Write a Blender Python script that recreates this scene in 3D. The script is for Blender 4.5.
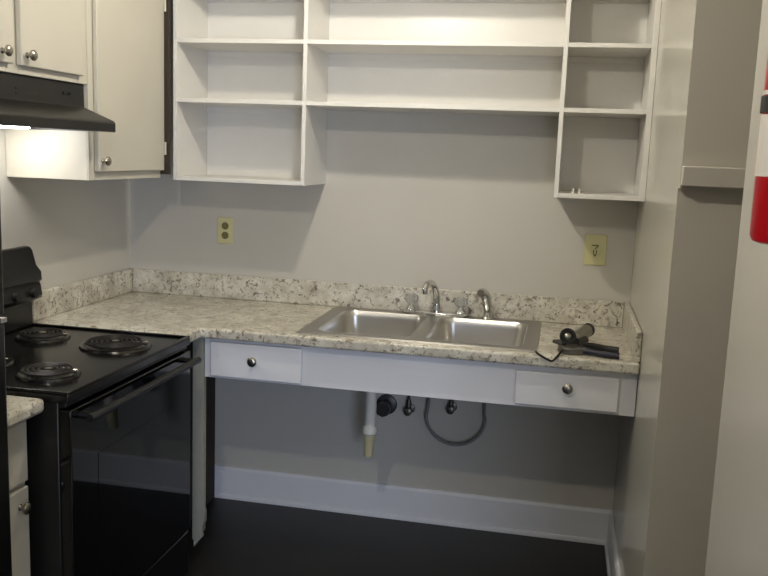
import bpy, bmesh, math, random
from mathutils import Vector, Matrix

for o in list(bpy.data.objects):
    bpy.data.objects.remove(o, do_unlink=True)
scene = bpy.context.scene
col = scene.collection
PI = math.pi
random.seed(7)

# ------------------------------------------------------------------ camera
cam_d = bpy.data.cameras.new('camera')
cam = bpy.data.objects.new('camera', cam_d)
col.objects.link(cam)
cam_d.sensor_width = 36.0
cam_d.lens = 861.52 / 768 * 36.0
cam_d.clip_start = 0.05
r_ = Vector((0.97801039, 0.20522835, 0.0371081))
u_ = Vector((-0.06754928, 0.14337604, 0.98736032))
f_ = Vector((-0.19731391, 0.96815527, -0.15408629))
M = Matrix(((r_.x, u_.x, -f_.x, 1.8723), (r_.y, u_.y, -f_.y, -3.5025), (r_.z, u_.z, -f_.z, 1.5643), (0, 0, 0, 1)))
cam.matrix_world = M
scene.camera = cam

# ------------------------------------------------------------------ world, exposure
TUBE = 745.0         # emission of the ceiling bulbs
HOOD = 38.0          # emission of the hood lamp
DAY = 75.0           # daylight through the rear window, watts
w = bpy.data.worlds.new('world')
scene.world = w
w.use_nodes = True
bg = w.node_tree.nodes['Background']
bg.inputs[0].default_value = (0.62, 0.74, 1.0, 1)
bg.inputs[1].default_value = 0.3
scene.view_settings.view_transform = 'Standard'
scene.view_settings.look = 'None'
scene.view_settings.gamma = 1.0
scene.view_settings.exposure = 0.0
scene.view_settings.use_curve_mapping = False

ld = bpy.data.lights.new('window_daylight', 'AREA')
ld.shape = 'RECTANGLE'; ld.size = 1.1; ld.size_y = 1.3
ld.energy = DAY; ld.color = (0.66, 0.76, 1.0)
lo = bpy.data.objects.new('window_daylight', ld)
col.objects.link(lo)
lo.location = (3.2, -6.15, 1.25)
lo.rotation_euler = (PI / 2, 0, 0.28)   # faces +y, turned a little to the left

# ------------------------------------------------------------------ materials
def lin(c):
    return tuple(((v / 12.92) if v <= 0.04045 else ((v + 0.055) / 1.055) ** 2.4) for v in c)

def mat(name, rgb, rough=0.5, metal=0.0, noise=0.0, nscale=6.0, bump=0.0, bscale=200.0, spec=0.5, trans=0.0, emis=None, estr=0.0):
    """rgb is sRGB 0..1; noise: relative tone wobble of the paint itself."""
    m = bpy.data.materials.new(name); m.use_nodes = True
    nt = m.node_tree; b = nt.nodes['Principled BSDF']
    c = lin(rgb) + (1,)
    b.inputs['Base Color'].default_value = c
    b.inputs['Roughness'].default_value = rough
    b.inputs['Metallic'].default_value = metal
    b.inputs['Specular IOR Level'].default_value = spec
    b.inputs['Transmission Weight'].default_value = trans
    if emis:
        b.inputs['Emission Color'].default_value = emis + (1,)
        b.inputs['Emission Strength'].default_value = estr
    tc = nt.nodes.new('ShaderNodeTexCoord')
    if noise:
        n = nt.nodes.new('ShaderNodeTexNoise'); n.inputs['Scale'].default_value = nscale; n.inputs['Detail'].default_value = 5
        nt.links.new(tc.outputs['Object'], n.inputs['Vector'])
        rp = nt.nodes.new('ShaderNodeValToRGB')
        rp.color_ramp.elements[0].position = 0.3; rp.color_ramp.elements[1].position = 0.7
        rp.color_ramp.elements[0].color = tuple(v * (1 - noise) for v in c[:3]) + (1,)
        rp.color_ramp.elements[1].color = tuple(min(1, v * (1 + noise)) for v in c[:3]) + (1,)
        nt.links.new(n.outputs['Fac'], rp.inputs['Fac']); nt.links.new(rp.outputs['Color'], b.inputs['Base Color'])
    if bump:
        n2 = nt.nodes.new('ShaderNodeTexNoise'); n2.inputs['Scale'].default_value = bscale; n2.inputs['Detail'].default_value = 3
        nt.links.new(tc.outputs['Object'], n2.inputs['Vector'])
        bp = nt.nodes.new('ShaderNodeBump'); bp.inputs['Strength'].default_value = bump; bp.inputs['Distance'].default_value = 0.002
        nt.links.new(n2.outputs['Fac'], bp.inputs['Height']); nt.links.new(bp.outputs['Normal'], b.inputs['Normal'])
    return m

def granite(name):
    m = bpy.data.materials.new(name); m.use_nodes = True
    nt = m.node_tree; b = nt.nodes['Principled BSDF']
    b.inputs['Roughness'].default_value = 0.28
    tc = nt.nodes.new('ShaderNodeTexCoord')
    def nz(scale, detail, rough, dist=0.0):
        n = nt.nodes.new('ShaderNodeTexNoise')
        n.inputs['Scale'].default_value = scale; n.inputs['Detail'].default_value = detail
        n.inputs['Roughness'].default_value = rough; n.inputs['Distortion'].default_value = dist
        nt.links.new(tc.outputs['Object'], n.inputs['Vector']); return n
    def ramp(src, p0, c0, p1, c1):
        r = nt.nodes.new('ShaderNodeValToRGB')
        r.color_ramp.elements[0].position = p0; r.color_ramp.elements[1].position = p1
        r.color_ramp.elements[0].color = c0; r.color_ramp.elements[1].color = c1
        nt.links.new(src.outputs['Fac'], r.inputs['Fac']); return r
    def mix(a, bcol, fac):
        x = nt.nodes.new('ShaderNodeMix'); x.data_type = 'RGBA'
        nt.links.new(fac.outputs['Color'], x.inputs['Factor'])
        if isinstance(a, tuple): x.inputs['A'].default_value = a
        else: nt.links.new(a, x.inputs['A'])
        x.inputs['B'].default_value = bcol
        return x.outputs['Result']
    W0, B0 = (1, 1, 1, 1), (0, 0, 0, 1)
    base = ramp(nz(14, 5, 0.6), 0.35, lin((0.73, 0.705, 0.64)) + (1,), 0.65, lin((0.88, 0.865, 0.81)) + (1,)).outputs['Color']
    f1 = ramp(nz(42, 4, 0.65, 0.6), 0.54, B0, 0.65, W0)
    c = mix(base, lin((0.56, 0.51, 0.44)) + (1,), f1)
    f2 = ramp(nz(75, 3, 0.7, 0.4), 0.60, B0, 0.67, W0)
    c = mix(c, lin((0.33, 0.30, 0.28)) + (1,), f2)
    f3 = ramp(nz(33, 3, 0.6, 0.9), 0.61, B0, 0.69, W0)
    c = mix(c, lin((0.42, 0.38, 0.36)) + (1,), f3)
    nt.links.new(c, b.inputs['Base Color'])
    return m

def brushed(name, rgb, rough):
    m = mat(name, rgb, rough, 1.0)
    nt = m.node_tree; b = nt.nodes['Principled BSDF']
    tc = nt.nodes.new('ShaderNodeTexCoord'); mp = nt.nodes.new('ShaderNodeMapping')
    mp.inputs['Scale'].default_value = (6, 260, 260)
    n = nt.nodes.new('ShaderNodeTexNoise'); n.inputs['Scale'].default_value = 3
    nt.links.new(tc.outputs['Object'], mp.inputs['Vector']); nt.links.new(mp.outputs['Vector'], n.inputs['Vector'])
    bp = nt.nodes.new('ShaderNodeBump'); bp.inputs['Strength'].default_value = 0.01; bp.inputs['Distance'].default_value = 0.0005
    nt.links.new(n.outputs['Fac'], bp.inputs['Height']); nt.links.new(bp.outputs['Normal'], b.inputs['Normal'])
    return m

m_wall = mat('wall_paint', (0.80, 0.785, 0.745), 0.27, noise=0.02, nscale=3, bump=0.05, bscale=60)
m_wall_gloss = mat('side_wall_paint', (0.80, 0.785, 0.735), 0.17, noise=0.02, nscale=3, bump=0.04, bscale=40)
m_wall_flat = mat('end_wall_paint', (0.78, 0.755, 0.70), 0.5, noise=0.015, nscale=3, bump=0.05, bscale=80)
m_ceil = mat('ceiling_paint', (0.88, 0.87, 0.84), 0.8, bump=0.3, bscale=90)
m_floor = mat('dark_floor', (0.105, 0.095, 0.085), 0.42, noise=0.25, nscale=5)
m_white = mat('white_semigloss_paint', (0.90, 0.89, 0.865), 0.32, noise=0.015, nscale=8, bump=0.04, bscale=40)
m_cab = mat('cabinet_off_white_paint', (0.79, 0.77, 0.71), 0.38, noise=0.02, nscale=5, bump=0.05, bscale=40)
m_apron = mat('apron_white_paint', (0.92, 0.92, 0.93), 0.35, noise=0.015, nscale=8, bump=0.04, bscale=40)
m_base = mat('baseboard_paint', (0.92, 0.92, 0.93), 0.4, noise=0.02)
m_gran = granite('speckled_laminate')
m_black = mat('black_enamel', (0.055, 0.053, 0.05), 0.2)
m_blackm = mat('black_satin', (0.075, 0.072, 0.068), 0.36)
m_glass = mat('black_oven_glass', (0.02, 0.02, 0.02), 0.04, spec=0.6)
m_hood = mat('hood_black', (0.10, 0.093, 0.082), 0.36)
m_coil = mat('coil_metal', (0.16, 0.15, 0.145), 0.42, 0.4)
m_bowl = mat('drip_bowl', (0.30, 0.29, 0.28), 0.22, 0.9)
m_steel = brushed('brushed_steel', (0.82, 0.81, 0.79), 0.3)
m_steel_d = brushed('brushed_rim_steel', (0.66, 0.65, 0.63), 0.3)
m_chrome = mat('chrome', (0.82, 0.82, 0.81), 0.09, 1.0)
m_nickel = mat('satin_nickel', (0.66, 0.64, 0.60), 0.25, 1.0)
m_acryl = mat('clear_acrylic', (0.9, 0.9, 0.88), 0.08, trans=0.75)
m_pvc = mat('white_pvc', (0.93, 0.92, 0.88), 0.35)
m_pvcy = mat('yellowed_pvc', (0.80, 0.77, 0.62), 0.4)
m_brass = mat('dull_valve', (0.36, 0.35, 0.33), 0.35, 0.8)
m_hose = mat('grey_hose', (0.5, 0.5, 0.5), 0.45)
m_darkm = mat('dark_pipe', (0.26, 0.25, 0.25), 0.4, 0.5)
m_ivory = mat('ivory_plastic', (0.83, 0.81, 0.62), 0.35)
m_slot = mat('socket_slot', (0.30, 0.28, 0.18), 0.6)
m_red = mat('red_enamel', (0.72, 0.05, 0.10), 0.3)
m_label = mat('white_label', (0.88, 0.85, 0.80), 0.45)
m_rubber = mat('black_rubber', (0.06, 0.06, 0.06), 0.5)
m_grip = mat('dark_blue_grip', (0.10, 0.10, 0.17), 0.45)
m_toolm = mat('tool_metal', (0.42, 0.41, 0.38), 0.35, 0.8)
m_cyl = mat('grey_metal', (0.60, 0.59, 0.56), 0.3, 0.8)
m_tube = mat('lamp_bulb', (1, 1, 1), 0.5, emis=(1.0, 0.93, 0.80), estr=TUBE)
m_bulb = mat('hood_lens', (1, 1, 1), 0.5, emis=(1.0, 0.97, 0.93), estr=HOOD)
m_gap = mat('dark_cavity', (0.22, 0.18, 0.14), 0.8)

# ------------------------------------------------------------------ helpers
def BM(): return bmesh.new()

def box(bm, x0, y0, z0, x1, y1, z1):
    vs = [bm.verts.new((x, y, z)) for x in (x0, x1) for y in (y0, y1) for z in (z0, z1)]
    for f in ((0, 1, 3, 2), (4, 6, 7, 5), (0, 4, 5, 1), (2, 3, 7, 6), (0, 2, 6, 4), (1, 5, 7, 3)):
        bm.faces.new([vs[i] for i in f])
    return vs

def prism(bm, pts, axis, a, b):
    """extrude a 2D polygon along an axis; pts are the other two coordinates in xyz order"""
    def mk(p, v):
        q = list(p); q.insert(axis, v); return bm.verts.new(q)
    A = [mk(p, a) for p in pts]; B = [mk(p, b) for p in pts]
    n = len(pts)
    bm.faces.new(A); bm.faces.new(B[::-1])
    for i in range(n):
        bm.faces.new((A[i], B[i], B[(i + 1) % n], A[(i + 1) % n]))

def lathe(bm, prof, mtx=None, seg=28):
    """prof: (radius, height) pairs turned round local z"""
    mtx = mtx or Matrix()
    rings = []
    for r, h in prof:
        if r < 1e-6: rings.append([bm.verts.new(mtx @ Vector((0, 0, h)))])
        else: rings.append([bm.verts.new(mtx @ Vector((r * math.cos(2 * PI * i / seg), r * math.sin(2 * PI * i / seg), h))) for i in range(seg)])
    for a, b in zip(rings, rings[1:]):
        for i in range(seg):
            j = (i + 1) % seg
            if len(a) == 1 and len(b) == 1: continue
            if len(a) == 1: bm.faces.new((a[0], b[i], b[j]))
            elif len(b) == 1: bm.faces.new((a[i], a[j], b[0]))
            else: bm.faces.new((a[i], a[j], b[j], b[i]))

def tube(bm, pts, rad, seg=12, caps=True):
    pts = [Vector(p) for p in pts]
    rads = rad if isinstance(rad, (list, tuple)) else [rad] * len(pts)
    t0 = (pts[1] - pts[0]).normalized()
    up = Vector((0, 0, 1)) if abs(t0.z) < 0.9 else Vector((1, 0, 0))
    n = t0.cross(up).normalized()
    rings = []
    for i, p in enumerate(pts):
        if i == 0: t = t0
        elif i == len(pts) - 1: t = (pts[i] - pts[i - 1]).normalized()
        else: t = ((pts[i + 1] - pts[i]).normalized() + (pts[i] - pts[i - 1]).normalized()).normalized()
        n = (n - t * n.dot(t)).normalized(); bn = t.cross(n)
        rings.append([bm.verts.new(p + (n * math.cos(2 * PI * k / seg) + bn * math.sin(2 * PI * k / seg)) * rads[i]) for k in range(seg)])
    for a, b in zip(rings, rings[1:]):
        for k in range(seg):
            bm.faces.new((a[k], a[(k + 1) % seg], b[(k + 1) % seg], b[k]))
    if caps:
        bm.faces.new(rings[0][::-1]); bm.faces.new(rings[-1])

def smooth_path(pts, n=8):
    pts = [Vector(p) for p in pts]; out = []
    P = [pts[0]] + pts + [pts[-1]]
    for i in range(1, len(P) - 2):
        for k in range(n):
            t = k / n
            a, b, c, d = P[i - 1], P[i], P[i + 1], P[i + 2]
            out.append(0.5 * ((2 * b) + (c - a) * t + (2 * a - 5 * b + 4 * c - d) * t * t + (3 * b - a - 3 * c + d) * t ** 3))
    out.append(pts[-1]); return out

def obj(name, bm, m, parent=None, bevel=0.0, seg=2, smooth=True, label=None):
    bmesh.ops.recalc_face_normals(bm, faces=bm.faces)
    me = bpy.data.meshes.new(name); bm.to_mesh(me); bm.free()
    me.materials.append(m)
    o = bpy.data.objects.new(name, me); col.objects.link(o)
    if smooth:
        me.shade_smooth()
        try: me.set_sharp_from_angle(angle=math.radians(38))
        except Exception: pass
    if bevel:
        md = o.modifiers.new('bevel', 'BEVEL'); md.width = bevel; md.segments = seg
        md.limit_method = 'ANGLE'; md.angle_limit = math.radians(40); md.harden_normals = False
    if parent is not None:
        o.parent = parent
        o.matrix_parent_inverse = Matrix()
        off = Vector((0, 0, 0)); q = parent
        while q is not None:
            off += q.location; q = q.parent
        me.transform(Matrix.Translation(-off))
    if label: o['label'] = label
    return o

def thing(name, label, cat, loc=(0, 0, 0), group=None):
    o = bpy.data.objects.new(name, None); col.objects.link(o)
    o.location = loc; o.empty_display_size = 0.05
    o['label'] = label; o['category'] = cat
    if group: o['group'] = group
    return o

def tag(o, label, cat, group=None):
    o['label'] = label; o['category'] = cat
    if group: o['group'] = group
    return o

def struct(name, bm, m, bevel=0.0, parent=None):
    o = obj(name, bm, m, parent=parent, bevel=bevel, smooth=bevel > 0)
    o['kind'] = 'structure'
    return o

W = 2.155        # right wall of the sink alcove
XN = 2.243        # wall nearer the camera, right
H = 2.44
YR = -6.2
XE = 4.2         # far side of the room behind the near wall

# ------------------------------------------------------------------ setting
b = BM(); box(b, -0.12, YR, -0.1, XE, 0.12, 0); struct('floor', b, m_floor)
b = BM(); box(b, -0.12, YR, H, XE, 0.12, H + 0.1); struct('ceiling', b, m_ceil)
b = BM(); box(b, -0.12, 0, 0, 2.6, 0.12, H); struct('wall_back', b, m_wall)
b = BM(); box(b, -0.12, YR, 0, 0, 0, H); struct('wall_left', b, m_wall)
b = BM(); box(b, W, -1.183, 0, 2.6, 0, 1.505); box(b, W, -1.222, 1.505, 2.6, 0, H)
wr = struct('wall_right', b, m_wall_gloss)
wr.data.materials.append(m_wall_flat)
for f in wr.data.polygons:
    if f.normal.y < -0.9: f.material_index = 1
b = BM(); box(b, W, -1.252, 1.512, 2.599, -1.2222, 1.562); struct('trim_1', b, m_wall_flat, bevel=0.003)
b = BM(); box(b, XN, -2.50, 0, XE, -1.55, H); struct('wall_right_front', b, m_wall)
# rear wall with a window, behind the camera
b = BM()
box(b, -0.12, YR - 0.12, 0, XE, YR, 0.55); box(b, -0.12, YR - 0.12, 1.95, XE, YR, H)
box(b, -0.12, YR - 0.12, 0.55, 2.6, YR, 1.95); box(b, 3.8, YR - 0.12, 0.55, XE, YR, 1.95)
struct('wall_front', b, m_wall)
b = BM()
for a in ((2.60, 0.55, 2.64, 1.95), (3.76, 0.55, 3.80, 1.95), (2.64, 0.55, 3.76, 0.59), (2.64, 1.91, 3.76, 1.95), (2.64, 1.23, 3.76, 1.27)):
    box(b, a[0], YR - 0.08, a[1], a[2], YR - 0.04, a[3])
struct('window_1', b, m_white)
b = BM(); box(b, XE, YR, 0, XE + 0.12, -1.18, H); struct('wall_right_far', b, m_wall)
b = BM(); box(b, 2.6, -1.30, 0, XE, -1.18, H); struct('wall_back_far', b, m_wall)
# baseboards
def board(name, x0, y0, x1, y1, nx, ny, h=0.147):
    b = BM()
    t = 0.014; q = 0.022
    # profile: distance from wall, height
    prof = [(0, 0), (q, 0), (q, 0.010), (0.019, 0.017), (t, 0.020), (t, h - 0.012), (0.008, h), (0, h)]
    A, B = [], []
    for d, z in prof:
        A.append(b.verts.new((x0 + nx * d, y0 + ny * d, z))); B.append(b.verts.new((x1 + nx * d, y1 + ny * d, z)))
    b.faces.new(A); b.faces.new(B[::-1])
    for i in range(len(prof)):
        j = (i + 1) % len(prof); b.faces.new((A[i], B[i], B[j], A[j]))
    o = obj(name, b, m_base, smooth=False); o['kind'] = 'structure'; return o
board('baseboard_back', 0.0, -0.0005, W, -0.0005, 0, -1)
board('baseboard_right', W - 0.0005, -0.022, W - 0.0005, -1.183, -1, 0)

# ------------------------------------------------------------------ knob
def knob(parent, p, d, r=0.0155, label=None):
    """round metal knob at p, standing out along d"""
    d = Vector(d).normalized()
    q = Vector((0, 0, 1)).rotation_difference(d).to_matrix().to_4x4()
    b = BM()
    k = r / 0.0155
    lathe(b, [(0, 0), (0.0085 * k, 0), (0.0085 * k, 0.002), (0.0055 * k, 0.005), (0.0055 * k, 0.011), (0.012 * k, 0.015), (0.0155 * k, 0.019), (0.0155 * k, 0.023), (0.011 * k, 0.0275), (0.005 * k, 0.0290), (0, 0.0293)], Matrix.Translation(Vector(p)) @ q, 24)
    return obj('knob', b, m_nickel, parent, label=label)

# ------------------------------------------------------------------ open shelf unit
def shelf_unit():
    t = thing('open_shelf_unit', 'white painted open wall shelving with cubbies above the sink counter', 'shelves', (0.349, 0, 1.43))
    D = -0.3; P = 0.016; Z1 = 2.43
    X1, X2, X3, X4 = 0.349, 0.8835, 1.843, W - 0.0005
    zb = 1.43; zs = (1.742, 1.968, 2.19)
    def part(n, *a, lab=None):
        b = BM(); box(b, *a); obj(n, b, m_white, t, bevel=0.0012, label=lab)
    part('side_panel', X1, D, zb, X1 + P, -0.001, Z1)
    part('side_panel', X4 - 0.019, D, zb, X4, -0.001, Z1)
    part('divider', X2 - P / 2, D, zb, X2 + P / 2, -0.001, Z1)
    part('divider', X3 - P / 2, D, zb, X3 + P / 2, -0.001, Z1)
    part('bottom_panel', X1 + P, D, zb, X2 - P / 2, -0.001, zb + P)
    part('bottom_panel', X3 + P / 2, D, zb, X4 - 0.019, -0.001, zb + P)
    for (a, c) in ((X1 + P, X2 - P / 2), (X2 + P / 2, X3 - P / 2), (X3 + P / 2, X4 - 0.019)):
        for z in zs:
            part('shelf', a, D + 0.001, z - P / 2, c, -0.0062, z + P / 2)
            # small cleat holding the shelf at the back
            if not (z == zs[0] and X2 < a < X3 - 0.1):
                part('shelf_cleat', a, -0.0125, z - P / 2 - 0.022, c, -0.0062, z - P / 2)
        part('top_panel', a, D, Z1 - P, c, -0.001, Z1)
    for (a, c, z0) in ((X1 + P, X2 - P / 2, zb + P), (X2 + P / 2, X3 - P / 2, zs[0] - P / 2), (X3 + P / 2, X4 - 0.019, zb + P)):
        part('back_panel', a, -0.006, z0, c, -0.001, Z1 - P)
shelf_unit()

# two tiny white pegs lying at the bottom right cubby
for i, (x, lab) in enumerate(((1.903, 'left of two small white plastic pegs standing in the bottom right cubby'), (1.925, 'right of two small white plastic pegs standing in the bottom right cubby'))):
    b = BM()
    lathe(b, [(0, 0), (0.006, 0), (0.006, 0.003), (0.0035, 0.004), (0.003, 0.014), (0.0045, 0.016), (0.0035, 0.019), (0, 0.0195)], Matrix.Translation((x, -0.262, 1.446)), 16)
    tag(obj('plastic_peg', b, m_label), lab, 'peg', 'small white pegs in the right cubby')

# ------------------------------------------------------------------ upper cabinets
CF = 0.306   # box front
def door(parent, y0, y1, z0, z1, x, name='door', m=None, th=0.018):
    b = BM(); box(b, x, y0, z0, x + th, y1, z1)
    return obj(name, b, m or m_cab, parent, bevel=0.004, seg=3)

def hinge(parent, x, y, z):
    b = BM(); box(b, x, y, z, x + 0.004, y + 0.012, z + 0.045)
    tube(b, [(x + 0.006, y + 0.001, z - 0.002), (x + 0.006, y + 0.001, z + 0.047)], 0.004, 10)
    obj('hinge', b, m_cab, parent)

t = thing('tall_wall_cabinet', 'tall off-white wall cabinet with one door right of the range hood', 'cabinet', (0, -0.55, 1.44))
b = BM()
box(b, 0.001, -0.858, 1.438, CF, -0.335, 2.43)
obj('cabinet_body', b, m_cab, t, bevel=0.0015)
b = BM()
y0, y1 = -0.858, -0.335
box(b, CF, y0, 1.438, CF + 0.006, y0 + 0.035, 2.43); box(b, CF, y1 - 0.012, 1.438, CF + 0.006, y1, 2.43); box(b, CF, y0 + 0.035, 1.438, CF + 0.006, y1 - 0.012, 1.466)
obj('face_frame', b, m_cab, t, bevel=0.0015)
d = door(t, -0.828, -0.3375, 1.467, 2.40, CF + 0.007)
knob(d, (CF + 0.025, -0.803, 1.504), (1, 0, 0))
b = BM(); box(b, 0.300, -0.334, 1.452, 0.347, -0.318, 2.43); obj('gap_shade_strip', b, m_gap, t, label='dark brown strip imitating the shade in the gap beside the shelves')  # added strip, its dark colour stands in for shade inside the open gap
hinge(t, CF + 0.0255, -0.345, 1.53); hinge(t, CF + 0.0255, -0.345, 2.07)

t = thing('over_hood_cabinet', 'short off-white two-door cabinet mounted above the range hood', 'cabinet', (0, -1.2, 1.75))
b = BM(); box(b, 0.001, -1.64, 1.752, CF, -0.860, 2.43); obj('cabinet_body', b, m_cab, t, bevel=0.0015)
b = BM()
for a in ((-1.64, -1.605), (-1.285, -1.23), (-0.915, -0.860)):
    box(b, CF, a[0], 1.752, CF + 0.005, a[1], 2.43)
box(b, CF, -1.605, 1.752, CF + 0.005, -1.285, 1.785); box(b, CF, -1.23, 1.752, CF + 0.005, -0.915, 1.785)
obj('face_frame', b, m_cab, t, bevel=0.0015)
d = door(t, -1.238, -0.908, 1.775, 2.40, CF + 0.006); knob(d, (CF + 0.024, -1.212, 1.806), (1, 0, 0))
d = door(t, -1.610, -1.272, 1.775, 2.40, CF + 0.006); knob(d, (CF + 0.024, -1.326, 1.806), (1, 0, 0))

# ------------------------------------------------------------------ range hood
t = thing('range_hood', 'black under-cabinet range hood with sloping front above the stove', 'hood', (0, -1.2, 1.6))
Y0, Y1 = -1.625, -0.862
b = BM()
prof = [(0.002, 1.7515), (0.300, 1.7515), (0.302, 1.678), (0.408, 1.636), (0.414, 1.630), (0.414, 1.600), (0.400, 1.600), (0.400, 1.622), (0.03, 1.622), (0.03, 1.600), (0.002, 1.600)]
prism(b, prof, 1, Y0, Y1)
hd = obj('hood_shell', b, m_hood, t, bevel=0.003)
for y in (Y0 + 0.001, Y1 - 0.011):
    b = BM(); box(b, 0.031, y, 1.601, 0.399, y + 0.010, 1.6215)
    obj('side_lip', b, m_hood, t)
b = BM()
for k in range(2):
    for i in range(2):
        yy = -1.36 + k * 0.13
        box(b, 0.302, yy, 1.695 + i * 0.014, 0.3035, yy + 0.10, 1.701 + i * 0.014)
obj('vent_slots', b, m_blackm, t)
b = BM()
for y in (-0.99, -0.955): box(b, 0.3025, y, 1.712, 0.3065, y + 0.018, 1.720)
obj('switch', b, m_blackm, t)
b = BM(); box(b, 0.07, -1.11, 1.600, 0.19, -0.99, 1.6215)
obj('lamp_lens', b, m_bulb, t, bevel=0.008, label='glowing white lamp lens')
b = BM(); box(b, 0.05, -1.56, 1.612, 0.36, -1.25, 1.6215); obj('grease_filter', b, m_coil, t, bevel=0.002)

# ------------------------------------------------------------------ countertops
def grid_slab(b, xs, ys, keep, z0, z1):
    vt, vb = {}, {}
    def gv(d, i, j, z):
        if (i, j) not in d: d[(i, j)] = b.verts.new((xs[i], ys[j], z))
        return d[(i, j)]
    cells = {(i, j) for i in range(len(xs) - 1) for j in range(len(ys) - 1) if keep(i, j)}
    for (i, j) in cells:
        b.faces.new([gv(vt, *c, z1) for c in ((i, j), (i + 1, j), (i + 1, j + 1), (i, j + 1))])
        b.faces.new([gv(vb, *c, z0) for c in ((i, j), (i, j + 1), (i + 1, j + 1), (i + 1, j))])
        for (di, dj, e) in ((-1, 0, ((i, j + 1), (i, j))), (1, 0, ((i + 1, j), (i + 1, j + 1))), (0, -1, ((i, j), (i + 1, j))), (0, 1, ((i + 1, j + 1), (i, j + 1)))):
            if (i + di, j + dj) not in cells:
                a, c = e
                b.faces.new((gv(vt, *a, z1), gv(vb, *a, z0), gv(vb, *c, z0), gv(vt, *c, z1)))

ZC = 0.915
t = thing('sink_countertop', 'speckled beige countertop running from the stove corner to the right wall', 'countertop', (1.0, -0.3, 0.875))
b = BM()
xs = [0.0015, 0.612, 0.985, 1.795, W - 0.0015]; ys = [-0.752, -0.63, -0.565, -0.055, -0.0015]
grid_slab(b, xs, ys, lambda i, j: not (j == 0 and i > 0) and not (i == 2 and j == 2), ZC - 0.040, ZC)
slab = obj('counter_slab', b, m_gran, t, bevel=0.009, seg=4)
def splash(x0, y0, x1, y1, lab=None):
    b = BM(); box(b, x0, y0, ZC, x1, y1, ZC + 0.104)
    obj('backsplash', b, m_gran, t, bevel=0.004, seg=2, label=lab)
splash(0.0205, -0.020, W - 0.021, -0.0015, 'long backsplash along the back wall')
splash(0.0015, -0.752, 0.020, -0.0015, 'short backsplash beside the stove')
splash(W - 0.0205, -0.622, W - 0.0015, -0.0015, 'side splash on the right wall')

# ------------------------------------------------------------------ apron with drawers
t = thing('sink_apron', 'white wooden apron with two drawers hanging under the sink countertop', 'cabinet', (0.62, -0.6, 0.72))
AF = -0.590
b = BM(); box(b, 0.6125, AF, 0.722, W - 0.002, AF + 0.02, 0.8745)
obj('apron_board', b, m_apron, t, bevel=0.0015)
def drawer(x0, x1, z0, z1, kx, kz, kd=0.0175):
    b = BM(); box(b, x0, AF - 0.0185, z0, x1, AF - 0.0005, z1)
    d = obj('drawer_front', b, m_apron, t, bevel=0.005, seg=3)
    bb = BM()
    box(bb, x0 + 0.02, AF + 0.021, z0 + 0.01, x0 + 0.03, -0.1, z1 - 0.01); box(bb, x1 - 0.03, AF + 0.021, z0 + 0.01, x1 - 0.02, -0.1, z1 - 0.01)
    box(bb, x0 + 0.03, -0.11, z0 + 0.01, x1 - 0.03, -0.1, z1 - 0.01); box(bb, x0 + 0.03, AF + 0.021, z0 + 0.01, x1 - 0.03, -0.11, z0 + 0.016)
    obj('drawer_box', bb, m_apron, t)
    knob(d, (kx, AF - 0.0185, kz), (0, -1, 0), kd)
drawer(0.640, 0.990, 0.731, 0.862, 0.810, 0.803)
drawer(1.752, 2.095, 0.733, 0.852, 1.927, 0.808)
# post closing the gap beside the stove, torn lower end
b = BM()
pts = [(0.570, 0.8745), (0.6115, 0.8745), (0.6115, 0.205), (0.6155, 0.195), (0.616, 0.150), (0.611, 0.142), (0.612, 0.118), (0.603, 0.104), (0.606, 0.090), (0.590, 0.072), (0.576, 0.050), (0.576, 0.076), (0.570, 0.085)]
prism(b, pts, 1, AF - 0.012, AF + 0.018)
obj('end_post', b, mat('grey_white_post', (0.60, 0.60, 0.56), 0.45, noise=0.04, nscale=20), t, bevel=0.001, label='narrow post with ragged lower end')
# under-counter side board that closes the corner
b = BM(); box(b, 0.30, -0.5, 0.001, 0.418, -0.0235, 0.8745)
obj('corner_board', b, m_gap, t, label='dark board closing the corner under the counter')

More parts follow.
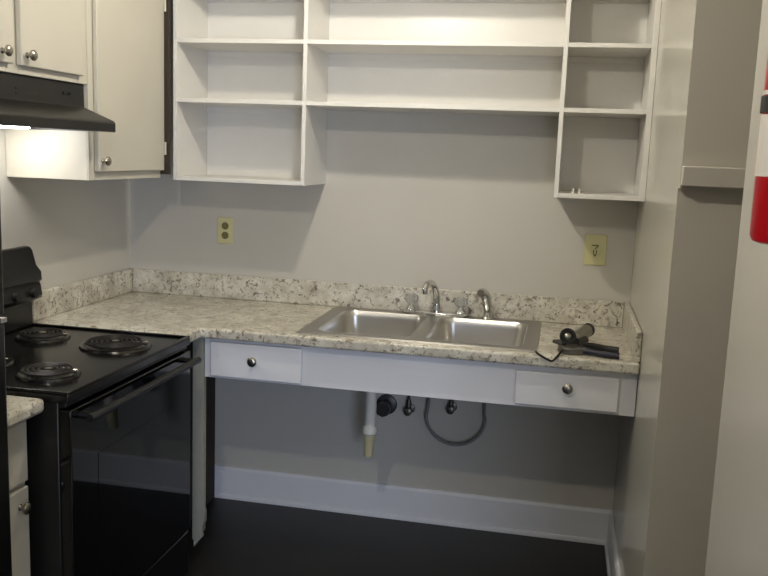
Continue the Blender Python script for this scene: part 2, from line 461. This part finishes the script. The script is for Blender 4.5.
# ------------------------------------------------------------------ sink
def sink():
    t = thing('double_sink', 'stainless steel double bowl sink set into the speckled counter', 'sink', (1.39, -0.31, ZC))
    X0, X1, Y0, Y1 = 0.965, 1.815, -0.588, -0.033
    zt = ZC + 0.006
    bowls = [(1.020, 1.366, -0.550, -0.098), (1.420, 1.768, -0.550, -0.098)]
    # rim: outer plate with two rounded openings bridged face by face
    def rr(x0, x1, y0, y1, r, z, n=6):
        out = []
        for cx, cy, a0 in ((x1 - r, y1 - r, 0), (x0 + r, y1 - r, PI / 2), (x0 + r, y0 + r, PI), (x1 - r, y0 + r, 1.5 * PI)):
            for k in range(n + 1):
                a = a0 + k * PI / 2 / n
                out.append(Vector((cx + r * math.cos(a), cy + r * math.sin(a), z)))
        return out
    xm = 1.393
    b = BM()
    for (cells, bw) in (((X0, xm), bowls[0]), ((xm, X1), bowls[1])):
        inner = rr(*bw, 0.050, zt)
        outer = []
        cxa, cxb = cells
        # outer ring point for every inner point: project onto the half's rectangle
        n = 6
        corners = [(cxb, Y1), (cxa, Y1), (cxa, Y0), (cxb, Y0)]
        for ci in range(4):
            for k in range(n + 1):
                outer.append(Vector((corners[ci][0], corners[ci][1], zt)))
        vi = [b.verts.new(p) for p in inner]
        cv = [b.verts.new((c[0], c[1], zt)) for c in corners]
        N = len(vi)
        for ci in range(4):
            for k in range(n):
                b.faces.new((cv[ci], vi[ci * (n + 1) + k], vi[ci * (n + 1) + k + 1]))
            a = ci * (n + 1) + n; c = (a + 1) % N
            b.faces.new((cv[ci], vi[a], vi[c], cv[(ci + 1) % 4]))
    bmesh.ops.remove_doubles(b, verts=b.verts, dist=1e-5)
    # turned-down outer edge
    e = [ed for ed in b.edges if ed.is_boundary and all(abs(v.co.x - X0) < 1e-5 for v in ed.verts) or ed.is_boundary and all(abs(v.co.x - X1) < 1e-5 for v in ed.verts) or ed.is_boundary and all(abs(v.co.y - Y0) < 1e-5 for v in ed.verts) or ed.is_boundary and all(abs(v.co.y - Y1) < 1e-5 for v in ed.verts)]
    g = bmesh.ops.extrude_edge_only(b, edges=e)
    for v in g['geom']:
        if isinstance(v, bmesh.types.BMVert):
            v.co.z = ZC + 0.0004
            v.co.x += 0.004 * (1 if v.co.x > 1.39 else -1) * (1 if abs(v.co.x - xm) > 0.01 else 0); v.co.y += 0.004 * (1 if v.co.y > -0.3 else -1)
    obj('rim', b, m_steel_d, t)
    for bw in bowls:
        b = BM()
        rings = []
        for dz, ins, r in ((0, 0, 0.05), (-0.006, 0.004, 0.05), (-0.03, 0.007, 0.052), (-0.135, 0.014, 0.055), (-0.160, 0.024, 0.055), (-0.172, 0.045, 0.05), (-0.176, 0.09, 0.05)):
            rings.append([b.verts.new(p) for p in rr(bw[0] + ins, bw[1] - ins, bw[2] + ins, bw[3] - ins, r, zt + dz)])
        for a, c in zip(rings, rings[1:]):
            for i in range(len(a)):
                j = (i + 1) % len(a); b.faces.new((a[i], a[j], c[j], c[i]))
        b.faces.new(rings[-1])
        bo = obj('bowl', b, m_steel, t)
        cx, cy = (bw[0] + bw[1]) / 2, (bw[2] + bw[3]) / 2
        b = BM(); lathe(b, [(0, 0.0015), (0.018, 0.001), (0.02, 0.0045), (0.038, 0.004), (0.043, 0.001), (0.043, -0.012), (0, -0.012)], Matrix.Translation((cx, cy, zt - 0.176)), 28)
        obj('drain', b, m_chrome, bo)
sink()

# ------------------------------------------------------------------ faucet
ZD = ZC + 0.0065
t = thing('kitchen_faucet', 'chrome two-handle faucet with clear knobs at the back of the sink', 'faucet', (1.393, -0.064, ZD))
b = BM()
pl = []
for cx, a0 in ((1.505, -PI / 2), (1.275, PI / 2)):
    for k in range(9):
        a = a0 + k * PI / 8; pl.append((cx + 0.024 * math.cos(a), -0.064 + 0.024 * math.sin(a)))
prism(b, pl, 2, ZD, ZD + 0.013)
obj('deck_plate', b, m_chrome, t, bevel=0.004, seg=3)
for hx in (1.289, 1.492):
    b = BM(); lathe(b, [(0, 0.013), (0.023, 0.013), (0.021, 0.022), (0.014, 0.030), (0.012, 0.040), (0, 0.040)], Matrix.Translation((hx, -0.064, ZD)), 24)
    st = obj('valve_stem', b, m_chrome, t)
    b = BM()
    prof = []
    seg = 32
    zs = [(0.012, 0.038), (0.019, 0.042), (0.0255, 0.052), (0.0265, 0.066), (0.023, 0.076), (0.012, 0.079), (0, 0.0795)]
    rings = []
    for r, z in zs:
        if r == 0: rings.append([b.verts.new((hx, -0.064, ZD + z))]); continue
        rings.append([b.verts.new((hx + r * (1 + 0.07 * math.cos(8 * 2 * PI * i / seg)) * math.cos(2 * PI * i / seg), -0.064 + r * (1 + 0.07 * math.cos(8 * 2 * PI * i / seg)) * math.sin(2 * PI * i / seg), ZD + z)) for i in range(seg)])
    b.faces.new(rings[0][::-1])
    for a, c in zip(rings, rings[1:]):
        for i in range(seg):
            j = (i + 1) % seg
            if len(c) == 1: b.faces.new((a[i], a[j], c[0]))
            else: b.faces.new((a[i], a[j], c[j], c[i]))
    hn = obj('handle', b, m_acryl, t, label='clear acrylic knob')
    b = BM(); lathe(b, [(0, 0), (0.009, 0), (0.009, 0.002), (0, 0.003)], Matrix.Translation((hx, -0.064, ZD + 0.079)), 16); obj('handle_cap', b, m_chrome, hn)
b = BM(); lathe(b, [(0, 0.013), (0.022, 0.013), (0.021, 0.024), (0.016, 0.036), (0.015, 0.046), (0, 0.046)], Matrix.Translation((1.393, -0.064, ZD)), 24)
obj('spout_base', b, m_chrome, t)
b = BM()
sp = smooth_path([(1.393, -0.064, ZD + 0.040), (1.391, -0.070, ZD + 0.085), (1.383, -0.090, ZD + 0.120), (1.374, -0.120, ZD + 0.138), (1.366, -0.150, ZD + 0.138), (1.360, -0.166, ZD + 0.124), (1.358, -0.170, ZD + 0.112)], 6)
tube(b, sp, [0.0145 - 0.003 * i / (len(sp) - 1) for i in range(len(sp))], 16)
so = obj('spout', b, m_chrome, t)
b = BM(); tube(b, [(1.358, -0.170, ZD + 0.116), (1.358, -0.170, ZD + 0.100)], 0.0125, 16); obj('aerator', b, m_chrome, so)

t = thing('side_sprayer', 'small chrome side sprayer standing on the sink rim right of the faucet', 'sprayer', (1.60, -0.066, ZD))
b = BM(); lathe(b, [(0, 0), (0.024, 0), (0.022, 0.006), (0.015, 0.012), (0.014, 0.03), (0, 0.03)], Matrix.Translation((1.60, -0.066, ZD)), 24)
obj('sprayer_base', b, m_chrome, t)
b = BM()
sp = smooth_path([(1.600, -0.066, ZD + 0.028), (1.599, -0.078, ZD + 0.060), (1.593, -0.088, ZD + 0.092), (1.582, -0.110, ZD + 0.112), (1.574, -0.130, ZD + 0.112)], 5)
n = len(sp); tube(b, sp, [0.013 + 0.007 * math.sin(PI * i / (n - 1)) for i in range(n)], 16)
obj('sprayer_head', b, m_chrome, t)

# ------------------------------------------------------------------ under the sink
t = thing('drain_pipe', 'white plastic drain tailpiece hanging open below the left sink bowl', 'pipe', (1.195, -0.333, 0.40))
P0 = Vector((1.194, -0.333, 0.733)); P1 = Vector((1.190, -0.325, 0.50)); P2 = Vector((1.184, -0.315, 0.385))
b = BM(); tube(b, [P0, P1], 0.0215, 20); obj('upper_tube', b, m_pvc, t)
b = BM(); tube(b, [P1 + Vector((0, 0, 0.010)), P1 + Vector((0, 0, 0.003)), P1 - Vector((0, 0, 0.018)), P1 - Vector((0, 0, 0.024))], [0.025, 0.029, 0.029, 0.024], 12); obj('slip_nut', b, m_pvc, t)
b = BM(); tube(b, [P1 - Vector((0, 0, 0.02)), P2], [0.0225, 0.0185], 20); obj('lower_tube', b, m_pvcy, t, label='yellowed lower tube')
b = BM(); tube(b, [P0 - Vector((0, 0, 0.02)), P0 - Vector((0, 0, 0.05))], 0.028, 12); obj('coupling', b, m_darkm, t, label='dark coupling ring')

t = thing('drain_stub', 'dark round waste outlet on the wall behind the white drain pipe', 'pipe', (1.19, 0, 0.50))
b = BM(); q = Matrix.Translation((1.19, -0.0006, 0.505)) @ Matrix.Rotation(PI / 2, 4, 'X')
lathe(b, [(0, 0), (0.045, 0), (0.043, 0.006), (0.026, 0.012), (0, 0.012)], q, 28); obj('escutcheon', b, m_darkm, t)
b = BM(); tube(b, [(1.19, -0.01, 0.505), (1.19, -0.075, 0.505)], 0.024, 20); obj('stub_pipe', b, m_brass, t)
b = BM(); tube(b, [(1.19, -0.055, 0.505), (1.19, -0.09, 0.505)], 0.031, 8); obj('stub_nut', b, m_darkm, t)

def valve(x, z, lab, hose=False):
    t = thing('shutoff_valve', lab, 'valve', (x, 0, z), 'water shutoff valves under the sink')
    b = BM(); lathe(b, [(0, 0), (0.022, 0), (0.020, 0.004), (0.009, 0.007), (0, 0.007)], Matrix.Translation((x, -0.0006, z)) @ Matrix.Rotation(PI / 2, 4, 'X'), 20); obj('escutcheon', b, m_brass, t)
    b = BM(); tube(b, [(x, -0.005, z), (x, -0.05, z)], 0.008, 14); tube(b, [(x, -0.035, z - 0.01), (x, -0.035, z + 0.03), (x, -0.035, z + 0.05)], [0.011, 0.011, 0.008], 14); obj('valve_body', b, m_brass, t)
    b = BM(); lathe(b, [(0, 0), (0.011, 0), (0.017, 0.004), (0.017, 0.011), (0.01, 0.014), (0, 0.014)], Matrix.Translation((x, -0.05, z)) @ Matrix.Rotation(PI / 2, 4, 'X'), 10); obj('valve_handle', b, m_brass, t)
    b = BM()
    tube(b, smooth_path([(x, -0.035, z + 0.045), (x, -0.04, z + 0.12), (x + 0.01, -0.06, z + 0.22), (x + 0.04 if x < 1.4 else x - 0.03, -0.075, 0.873)], 5), 0.0052, 10); obj('supply_tube', b, m_brass, t)
valve(1.291, 0.497, 'nickel water valve on the wall next to the white drain pipe')
valve(1.470, 0.522, 'dark water valve on the wall inside the hanging hose loop')

b = BM()
pts = []
cx, cz, R = 1.492, 0.49, 0.122
pts.append((1.60, -0.075, 0.873)); pts.append((1.612, -0.06, 0.70))
for k in range(0, 13):
    a = math.radians(18 - k * 216 / 12)
    pts.append((cx + R * math.cos(a), -0.028 - 0.002 * k, cz + R * 0.98 * math.sin(a)))
pts.append((1.385, -0.07, 0.68)); pts.append((1.392, -0.075, 0.873))
tube(b, smooth_path(pts, 5), 0.0062, 10)
tag(obj('sprayer_hose', b, m_hose), 'thin grey hose hanging in a loop under the sink', 'hose')

# ------------------------------------------------------------------ outlets
t = thing('duplex_outlet', 'ivory duplex outlet on the back wall under the left shelves', 'outlet', (0.45, 0, 1.21))
b = BM(); box(b, 0.414, -0.0055, 1.153, 0.486, -0.0006, 1.267); pt = obj('cover_plate', b, m_ivory, t, bevel=0.003)
for zc_ in (1.2305, 1.1895):
    b = BM()
    lathe(b, [(0, 0), (0.0165, 0), (0.0155, 0.002), (0, 0.002)], Matrix.Translation((0.450, -0.0055, zc_)) @ Matrix.Rotation(PI / 2, 4, 'X'), 20)
    s = obj('socket', b, mat('socket_face', (0.50, 0.47, 0.30), 0.4), t)
    b = BM(); box(b, 0.443, -0.0085, zc_ - 0.001, 0.445, -0.0075, zc_ + 0.008); box(b, 0.455, -0.0085, zc_ - 0.001, 0.457, -0.0075, zc_ + 0.008); box(b, 0.448, -0.0085, zc_ - 0.010, 0.452, -0.0075, zc_ - 0.006)
    obj('slots', b, m_slot, s)
t = thing('large_outlet', 'ivory outlet with a wide plate on the back wall at the right', 'outlet', (2.007, 0, 1.22))
b = BM(); box(b, 1.965, -0.0065, 1.157, 2.050, -0.0006, 1.280); obj('cover_plate', b, m_ivory, t, bevel=0.003)
b = BM(); lathe(b, [(0, 0), (0.024, 0), (0.023, 0.002), (0, 0.002)], Matrix.Translation((2.007, -0.0065, 1.218)) @ Matrix.Rotation(PI / 2, 4, 'X'), 24)
s = obj('socket', b, m_ivory, t)
b = BM()
def bar(p, q, w=0.0018):
    tube(b, [p, q], w, 6)
y = -0.0095
bar((1.993, y, 1.237), (2.019, y, 1.236)); bar((2.018, y, 1.236), (2.006, y, 1.222)); bar((2.001, y, 1.218), (2.001, y, 1.204)); bar((2.013, y, 1.218), (2.012, y, 1.204)); bar((2.001, y, 1.204), (2.007, y, 1.193)); bar((2.012, y, 1.204), (2.007, y, 1.193))
obj('slots', b, m_slot, s)

# ------------------------------------------------------------------ stove
SY0, SY1, SX = -1.522, -0.760, 0.632
t = thing('electric_stove', 'black electric coil stove with glossy oven door against the left wall', 'stove', (0.32, -1.14, 0))
b = BM(); box(b, 0.03, SY0 + 0.004, 0.03, 0.600, SY1 - 0.004, 0.882); obj('body', b, m_blackm, t, bevel=0.003)
for fx in (0.08, 0.55):
    for fy in (SY0 + 0.05, SY1 - 0.05):
        b = BM(); lathe(b, [(0, 0.001), (0.018, 0.001), (0.018, 0.012), (0.008, 0.014), (0.008, 0.031), (0, 0.031)], Matrix.Translation((fx, fy, 0)), 14); obj('foot', b, m_rubber, t)
# cooktop tray with raised edge
b = BM(); box(b, 0.012, SY0, 0.882, SX, SY1, 0.905)
box(b, 0.012, SY0, 0.905, SX, SY0 + 0.012, 0.9125); box(b, 0.012, SY1 - 0.012, 0.905, SX, SY1, 0.9125); box(b, SX - 0.014, SY0 + 0.012, 0.905, SX, SY1 - 0.012, 0.9125)
ct = obj('cooktop', b, m_black, t, bevel=0.003, seg=3)
def burner(cx, cy, R):
    b = BM(); z = 0.9055
    lathe(b, [(0.02, -0.0002), (R * 0.75, 0.0006), (R * 1.0, 0.003), (R * 1.06, 0.0075), (R * 1.15, 0.0065), (R * 1.18, 0.0)], Matrix.Translation((cx, cy, z)), 40)
    dp = obj('drip_bowl', b, m_bowl, t)
    b = BM(); pts = []
    turns = 4 if R < 0.09 else 5
    N = turns * 26; r0 = 0.020
    for i in range(N + 1):
        a = 2 * PI * i / 26; r = r0 + (R - r0) * i / N
        pts.append((cx + r * math.cos(a), cy + r * math.sin(a), z + 0.0165))
    pts.append((cx + R + 0.012, cy + 0.004, z + 0.012))
    tube(b, pts, 0.0038, 8)
    cl = obj('heating_coil', b, m_coil, t)
    b = BM()
    for k in range(3):
        a = k * 2 * PI / 3 + 0.5
        p = Vector((cx, cy, z + 0.0115)); tube(b, [p, p + Vector((math.cos(a) * R * 1.02, math.sin(a) * R * 1.02, 0))], 0.0022, 6)
    lathe(b, [(0, 0.010), (0.013, 0.010), (0.013, 0.019), (0, 0.0195)], Matrix.Translation((cx, cy, z)), 18)
    obj('coil_support', b, m_nickel, cl)
burner(0.462, -0.965, 0.098)
burner(0.175, -0.935, 0.076)
burner(0.466, -1.352, 0.076)
burner(0.190, -1.315, 0.098)
# backguard
b = BM()
prof = [(0.004, 0.9055), (0.030, 0.9055), (0.030, 0.995), (0.058, 1.008), (0.073, 1.020), (0.066, 1.062), (0.060, 1.068), (0.072, 1.074), (0.070, 1.105), (0.050, 1.128), (0.036, 1.180), (0.026, 1.192), (0.004, 1.192)]
prism(b, prof, 1, SY0 + 0.004, SY1 - 0.012); bgd = obj('backguard', b, m_blackm, t, bevel=0.004)
for ky in (-0.83, -0.93, -1.36, -1.46):
    b = BM(); q = Matrix.Translation((0.064, ky, 1.035)) @ Matrix.Rotation(PI / 2 , 4, 'Y')
    lathe(b, [(0, 0), (0.021, 0), (0.021, 0.006), (0.017, 0.008), (0.015, 0.022), (0, 0.023)], q, 20)
    obj('control_knob', b, m_rubber, t)
b = BM(); prism(b, [(0.0505, 1.128), (0.0375, 1.175), (0.0385, 1.176), (0.0515, 1.129)], 1, -1.25, -1.04); obj('clock_window', b, m_glass, t)
# front
b = BM(); box(b, 0.6005, SY0 + 0.006, 0.868, 0.622, SY1 - 0.006, 0.8815); obj('front_rail', b, m_blackm, t, bevel=0.002)
b = BM(); box(b, 0.6005, SY0 + 0.006, 0.205, 0.636, SY1 - 0.006, 0.862); dr = obj('oven_door', b, m_glass, t, bevel=0.004, seg=3)
b = BM()
hz, hx = 0.838, 0.676
tube(b, [(hx, SY0 + 0.03, hz), (hx, SY1 - 0.03, hz)], 0.0115, 14)
for y in (SY0 + 0.055, SY1 - 0.055): tube(b, [(0.634, y, hz), (hx, y, hz)], 0.010, 12)
obj('handle', b, m_blackm, dr)
b = BM(); box(b, 0.6363, SY0 + 0.14, 0.33, 0.6372, SY1 - 0.14, 0.70); obj('oven_window', b, m_glass, dr)
b = BM(); box(b, 0.6005, SY0 + 0.006, 0.035, 0.630, SY1 - 0.006, 0.197); obj('storage_drawer', b, m_glass, t, bevel=0.004)

# ------------------------------------------------------------------ near counter and base cabinet
t = thing('base_cabinet', 'narrow off-white base cabinet between the stove and the black refrigerator', 'cabinet', (0.27, -1.74, 0))
b = BM(); box(b, 0.005, -1.897, 0.09, 0.512, -1.540, 0.858); box(b, 0.005, -1.897, 0.001, 0.46, -1.540, 0.09)
obj('cabinet_body', b, m_cab, t, bevel=0.0015)
d = door(t, -1.892, -1.552, 0.11, 0.658, 0.5125)
knob(d, (0.5305, -1.592, 0.612), (1, 0, 0), 0.0165)
d = door(t, -1.892, -1.552, 0.672, 0.838, 0.5125, 'drawer_front')
knob(d, (0.5305, -1.735, 0.76), (1, 0, 0))
t = thing('small_countertop', 'short speckled countertop piece beside the stove at lower left', 'countertop', (0.28, -1.74, 0.86))
b = BM(); box(b, 0.002, -1.900, 0.8585, 0.576, -1.536, 0.898); obj('counter_slab', b, m_gran, t, bevel=0.012, seg=3)
b = BM(); box(b, 0.002, -1.900, 0.8985, 0.021, -1.536, 1.0); obj('backsplash', b, m_gran, t, bevel=0.003)

# ------------------------------------------------------------------ refrigerator
t = thing('refrigerator', 'black two-door refrigerator at the left edge of the photo', 'refrigerator', (0.35, -2.3, 0))
b = BM(); box(b, 0.02, -2.66, 0.03, 0.68, -1.910, 1.585); obj('body', b, m_blackm, t, bevel=0.004)
b = BM(); box(b, 0.10, -2.6, 0.001, 0.66, -2.0, 0.03); obj('base_grille', b, m_rubber, t)
for z0, z1 in ((0.05, 1.185), (1.197, 1.585)):
    b = BM(); box(b, 0.681, -2.66, z0, 0.742, -1.922, z1); d = obj('door', b, m_black, t, bevel=0.008, seg=3)
    b = BM()
    za, zb_ = (0.72, 1.15) if z0 < 1 else (1.23, 1.5)
    tube(b, smooth_path([(0.742, -2.61, za), (0.785, -2.61, za + 0.03), (0.79, -2.61, (za + zb_) / 2), (0.785, -2.61, zb_ - 0.03), (0.742, -2.61, zb_)], 5), 0.011, 10); obj('handle', b, m_black, d)
b = BM(); box(b, 0.70, -1.945, 1.1865, 0.746, -1.924, 1.1955); obj('hinge', b, m_chrome, t)

# ------------------------------------------------------------------ hand tool on the counter
ZT = ZC
t = thing('hand_tool', 'hand tool with black handles, dark ring and grey cylinder lying right of the sink', 'tool', (1.96, -0.53, ZT))
b = BM(); tube(b, smooth_path([(1.955, -0.522, ZT + 0.024), (2.00, -0.505, ZT + 0.020), (2.05, -0.502, ZT + 0.014), (2.092, -0.506, ZT + 0.013)], 4), [0.008] + [0.0115] * 11 + [0.0105], 12) ; obj('handle', b, m_rubber, t)
b = BM(); sp = smooth_path([(1.950, -0.560, ZT + 0.018), (1.99, -0.575, ZT + 0.014), (2.04, -0.590, ZT + 0.0125), (2.088, -0.597, ZT + 0.012)], 4)
tube(b, sp, [0.009] + [0.0115] * (len(sp) - 1), 12); obj('handle', b, m_grip, t, label='dark blue-black handle')
b = BM(); prism(b, [(1.885, -0.555), (1.900, -0.585), (1.935, -0.592), (1.972, -0.580), (1.985, -0.550), (1.965, -0.515), (1.925, -0.505), (1.895, -0.520)], 2, ZT + 0.0015, ZT + 0.024)
obj('tool_body', b, m_toolm, t, bevel=0.005, seg=3)
b = BM(); tube(b, [(1.905, -0.545, ZT + 0.022), (1.888, -0.525, ZT + 0.030), (1.868, -0.520, ZT + 0.030)], [0.012, 0.010, 0.006], 10); obj('jaw', b, m_darkm, t)
# upright ring
b = BM()
rc = Vector((1.918, -0.500, ZT + 0.046)); ax = Vector((0.35, -0.85, 0.4)).normalized()
q = Matrix.Translation(rc) @ Vector((0, 0, 1)).rotation_difference(ax).to_matrix().to_4x4()
lathe(b, [(0.016, -0.007), (0.028, -0.007), (0.030, 0), (0.028, 0.007), (0.016, 0.007), (0.014, 0), (0.016, -0.007)], q, 28); obj('ring', b, m_rubber, t)
b = BM(); lathe(b, [(0, -0.006), (0.013, -0.006), (0.013, 0.004), (0.007, 0.010), (0, 0.011)], q, 20); obj('hub', b, m_cyl, t)
# grey cylinder leaning back
b = BM(); c0 = Vector((1.935, -0.480, ZT + 0.032)); c1 = Vector((1.985, -0.385, ZT + 0.050))
dv = (c1 - c0)
tube(b, [c0, c0 + dv * 0.1, c0 + dv * 0.12, c0 + dv * 0.9, c1], [0.019, 0.021, 0.023, 0.024, 0.023], 20); cy = obj('cylinder', b, m_cyl, t)
b = BM(); tube(b, [c1, c1 + dv * 0.12, c1 + dv * 0.18], [0.0245, 0.0245, 0.018], 20); obj('end_cap', b, m_darkm, cy)
b = BM(); tube(b, [c0 - dv * 0.1 + Vector((0.02, 0, -0.005)), c0 + dv * 0.3 + Vector((0.03, 0, -0.008))], 0.014, 12); obj('collar', b, m_darkm, t)
# bent rod
b = BM(); tube(b, smooth_path([(1.912, -0.560, ZT + 0.020), (1.897, -0.606, ZT + 0.012), (1.880, -0.638, ZT - 0.004), (1.868, -0.645, ZT - 0.012), (1.845, -0.642, ZT - 0.004), (1.826, -0.632, ZT + 0.004), (1.814, -0.600, ZT + 0.005)], 5), 0.0036, 8)
obj('bent_rod', b, m_rubber, t)

# ------------------------------------------------------------------ fire extinguisher
EX, EY = 2.190, -2.15
t = thing('fire_extinguisher', 'red fire extinguisher with white label hanging on the wall at the right edge', 'fire extinguisher', (EX, EY, 1.45))
b = BM(); R = 0.046
lathe(b, [(0, 1.457), (R - 0.012, 1.455), (R - 0.004, 1.458), (R, 1.466), (R, 1.765), (R - 0.008, 1.80), (R - 0.022, 1.822), (0.014, 1.832), (0.014, 1.845), (0, 1.845)], Matrix.Translation((EX, EY, 0)), 40); cyb = obj('cylinder', b, m_red, t)
b = BM(); lathe(b, [(R + 0.0006, 1.552), (R + 0.0008, 1.552), (R + 0.0008, 1.640), (R + 0.0006, 1.640)], Matrix.Translation((EX, EY, 0)), 40); obj('label_band', b, m_label, t, label='white paper label')
b = BM(); lathe(b, [(R + 0.0006, 1.643), (R + 0.003, 1.643), (R + 0.003, 1.666), (R + 0.0006, 1.666)], Matrix.Translation((EX, EY, 0)), 40)
obj('strap', b, m_rubber, t)
b = BM(); lathe(b, [(R + 0.0005, 1.668), (R + 0.0009, 1.668), (R + 0.0009, 1.674), (R + 0.0005, 1.674)], Matrix.Translation((EX, EY, 0)), 40); obj('upper_label', b, m_label, t)
b = BM(); box(b, EX - 0.012, EY - 0.02, 1.843, EX + 0.012, EY + 0.02, 1.870); tube(b, [(EX, EY, 1.865), (EX - 0.02, EY - 0.03, 1.885), (EX - 0.03, EY - 0.09, 1.89)], 0.006, 8); obj('valve_head', b, m_rubber, t, bevel=0.002)
b = BM(); box(b, EX + R - 0.001, EY - 0.015, 1.50, XN - 0.0006, EY + 0.015, 1.83); obj('bracket', b, m_rubber, t)

# ------------------------------------------------------------------ ceiling light
def ceiling_lamp(y, lab):
    t = thing('ceiling_lamp', lab, 'light', (1.205, y, H), 'bare bulb ceiling lamps')
    q = Matrix.Translation((1.205, y, H)) @ Matrix.Rotation(PI, 4, 'X')
    b = BM(); lathe(b, [(0, 0.0006), (0.055, 0.0006), (0.053, 0.012), (0.030, 0.018), (0.022, 0.022), (0, 0.022)], q, 28); obj('lamp_holder', b, m_white, t)
    b = BM(); lathe(b, [(0, 0.0225), (0.013, 0.023), (0.016, 0.030), (0.026, 0.043), (0.031, 0.058), (0.027, 0.073), (0.015, 0.084), (0, 0.087)], q, 20); obj('bulb', b, m_tube, t)
ceiling_lamp(-1.04, 'bare ceiling bulb nearer the sink')
ceiling_lamp(-2.62, 'bare ceiling bulb nearer the refrigerator')
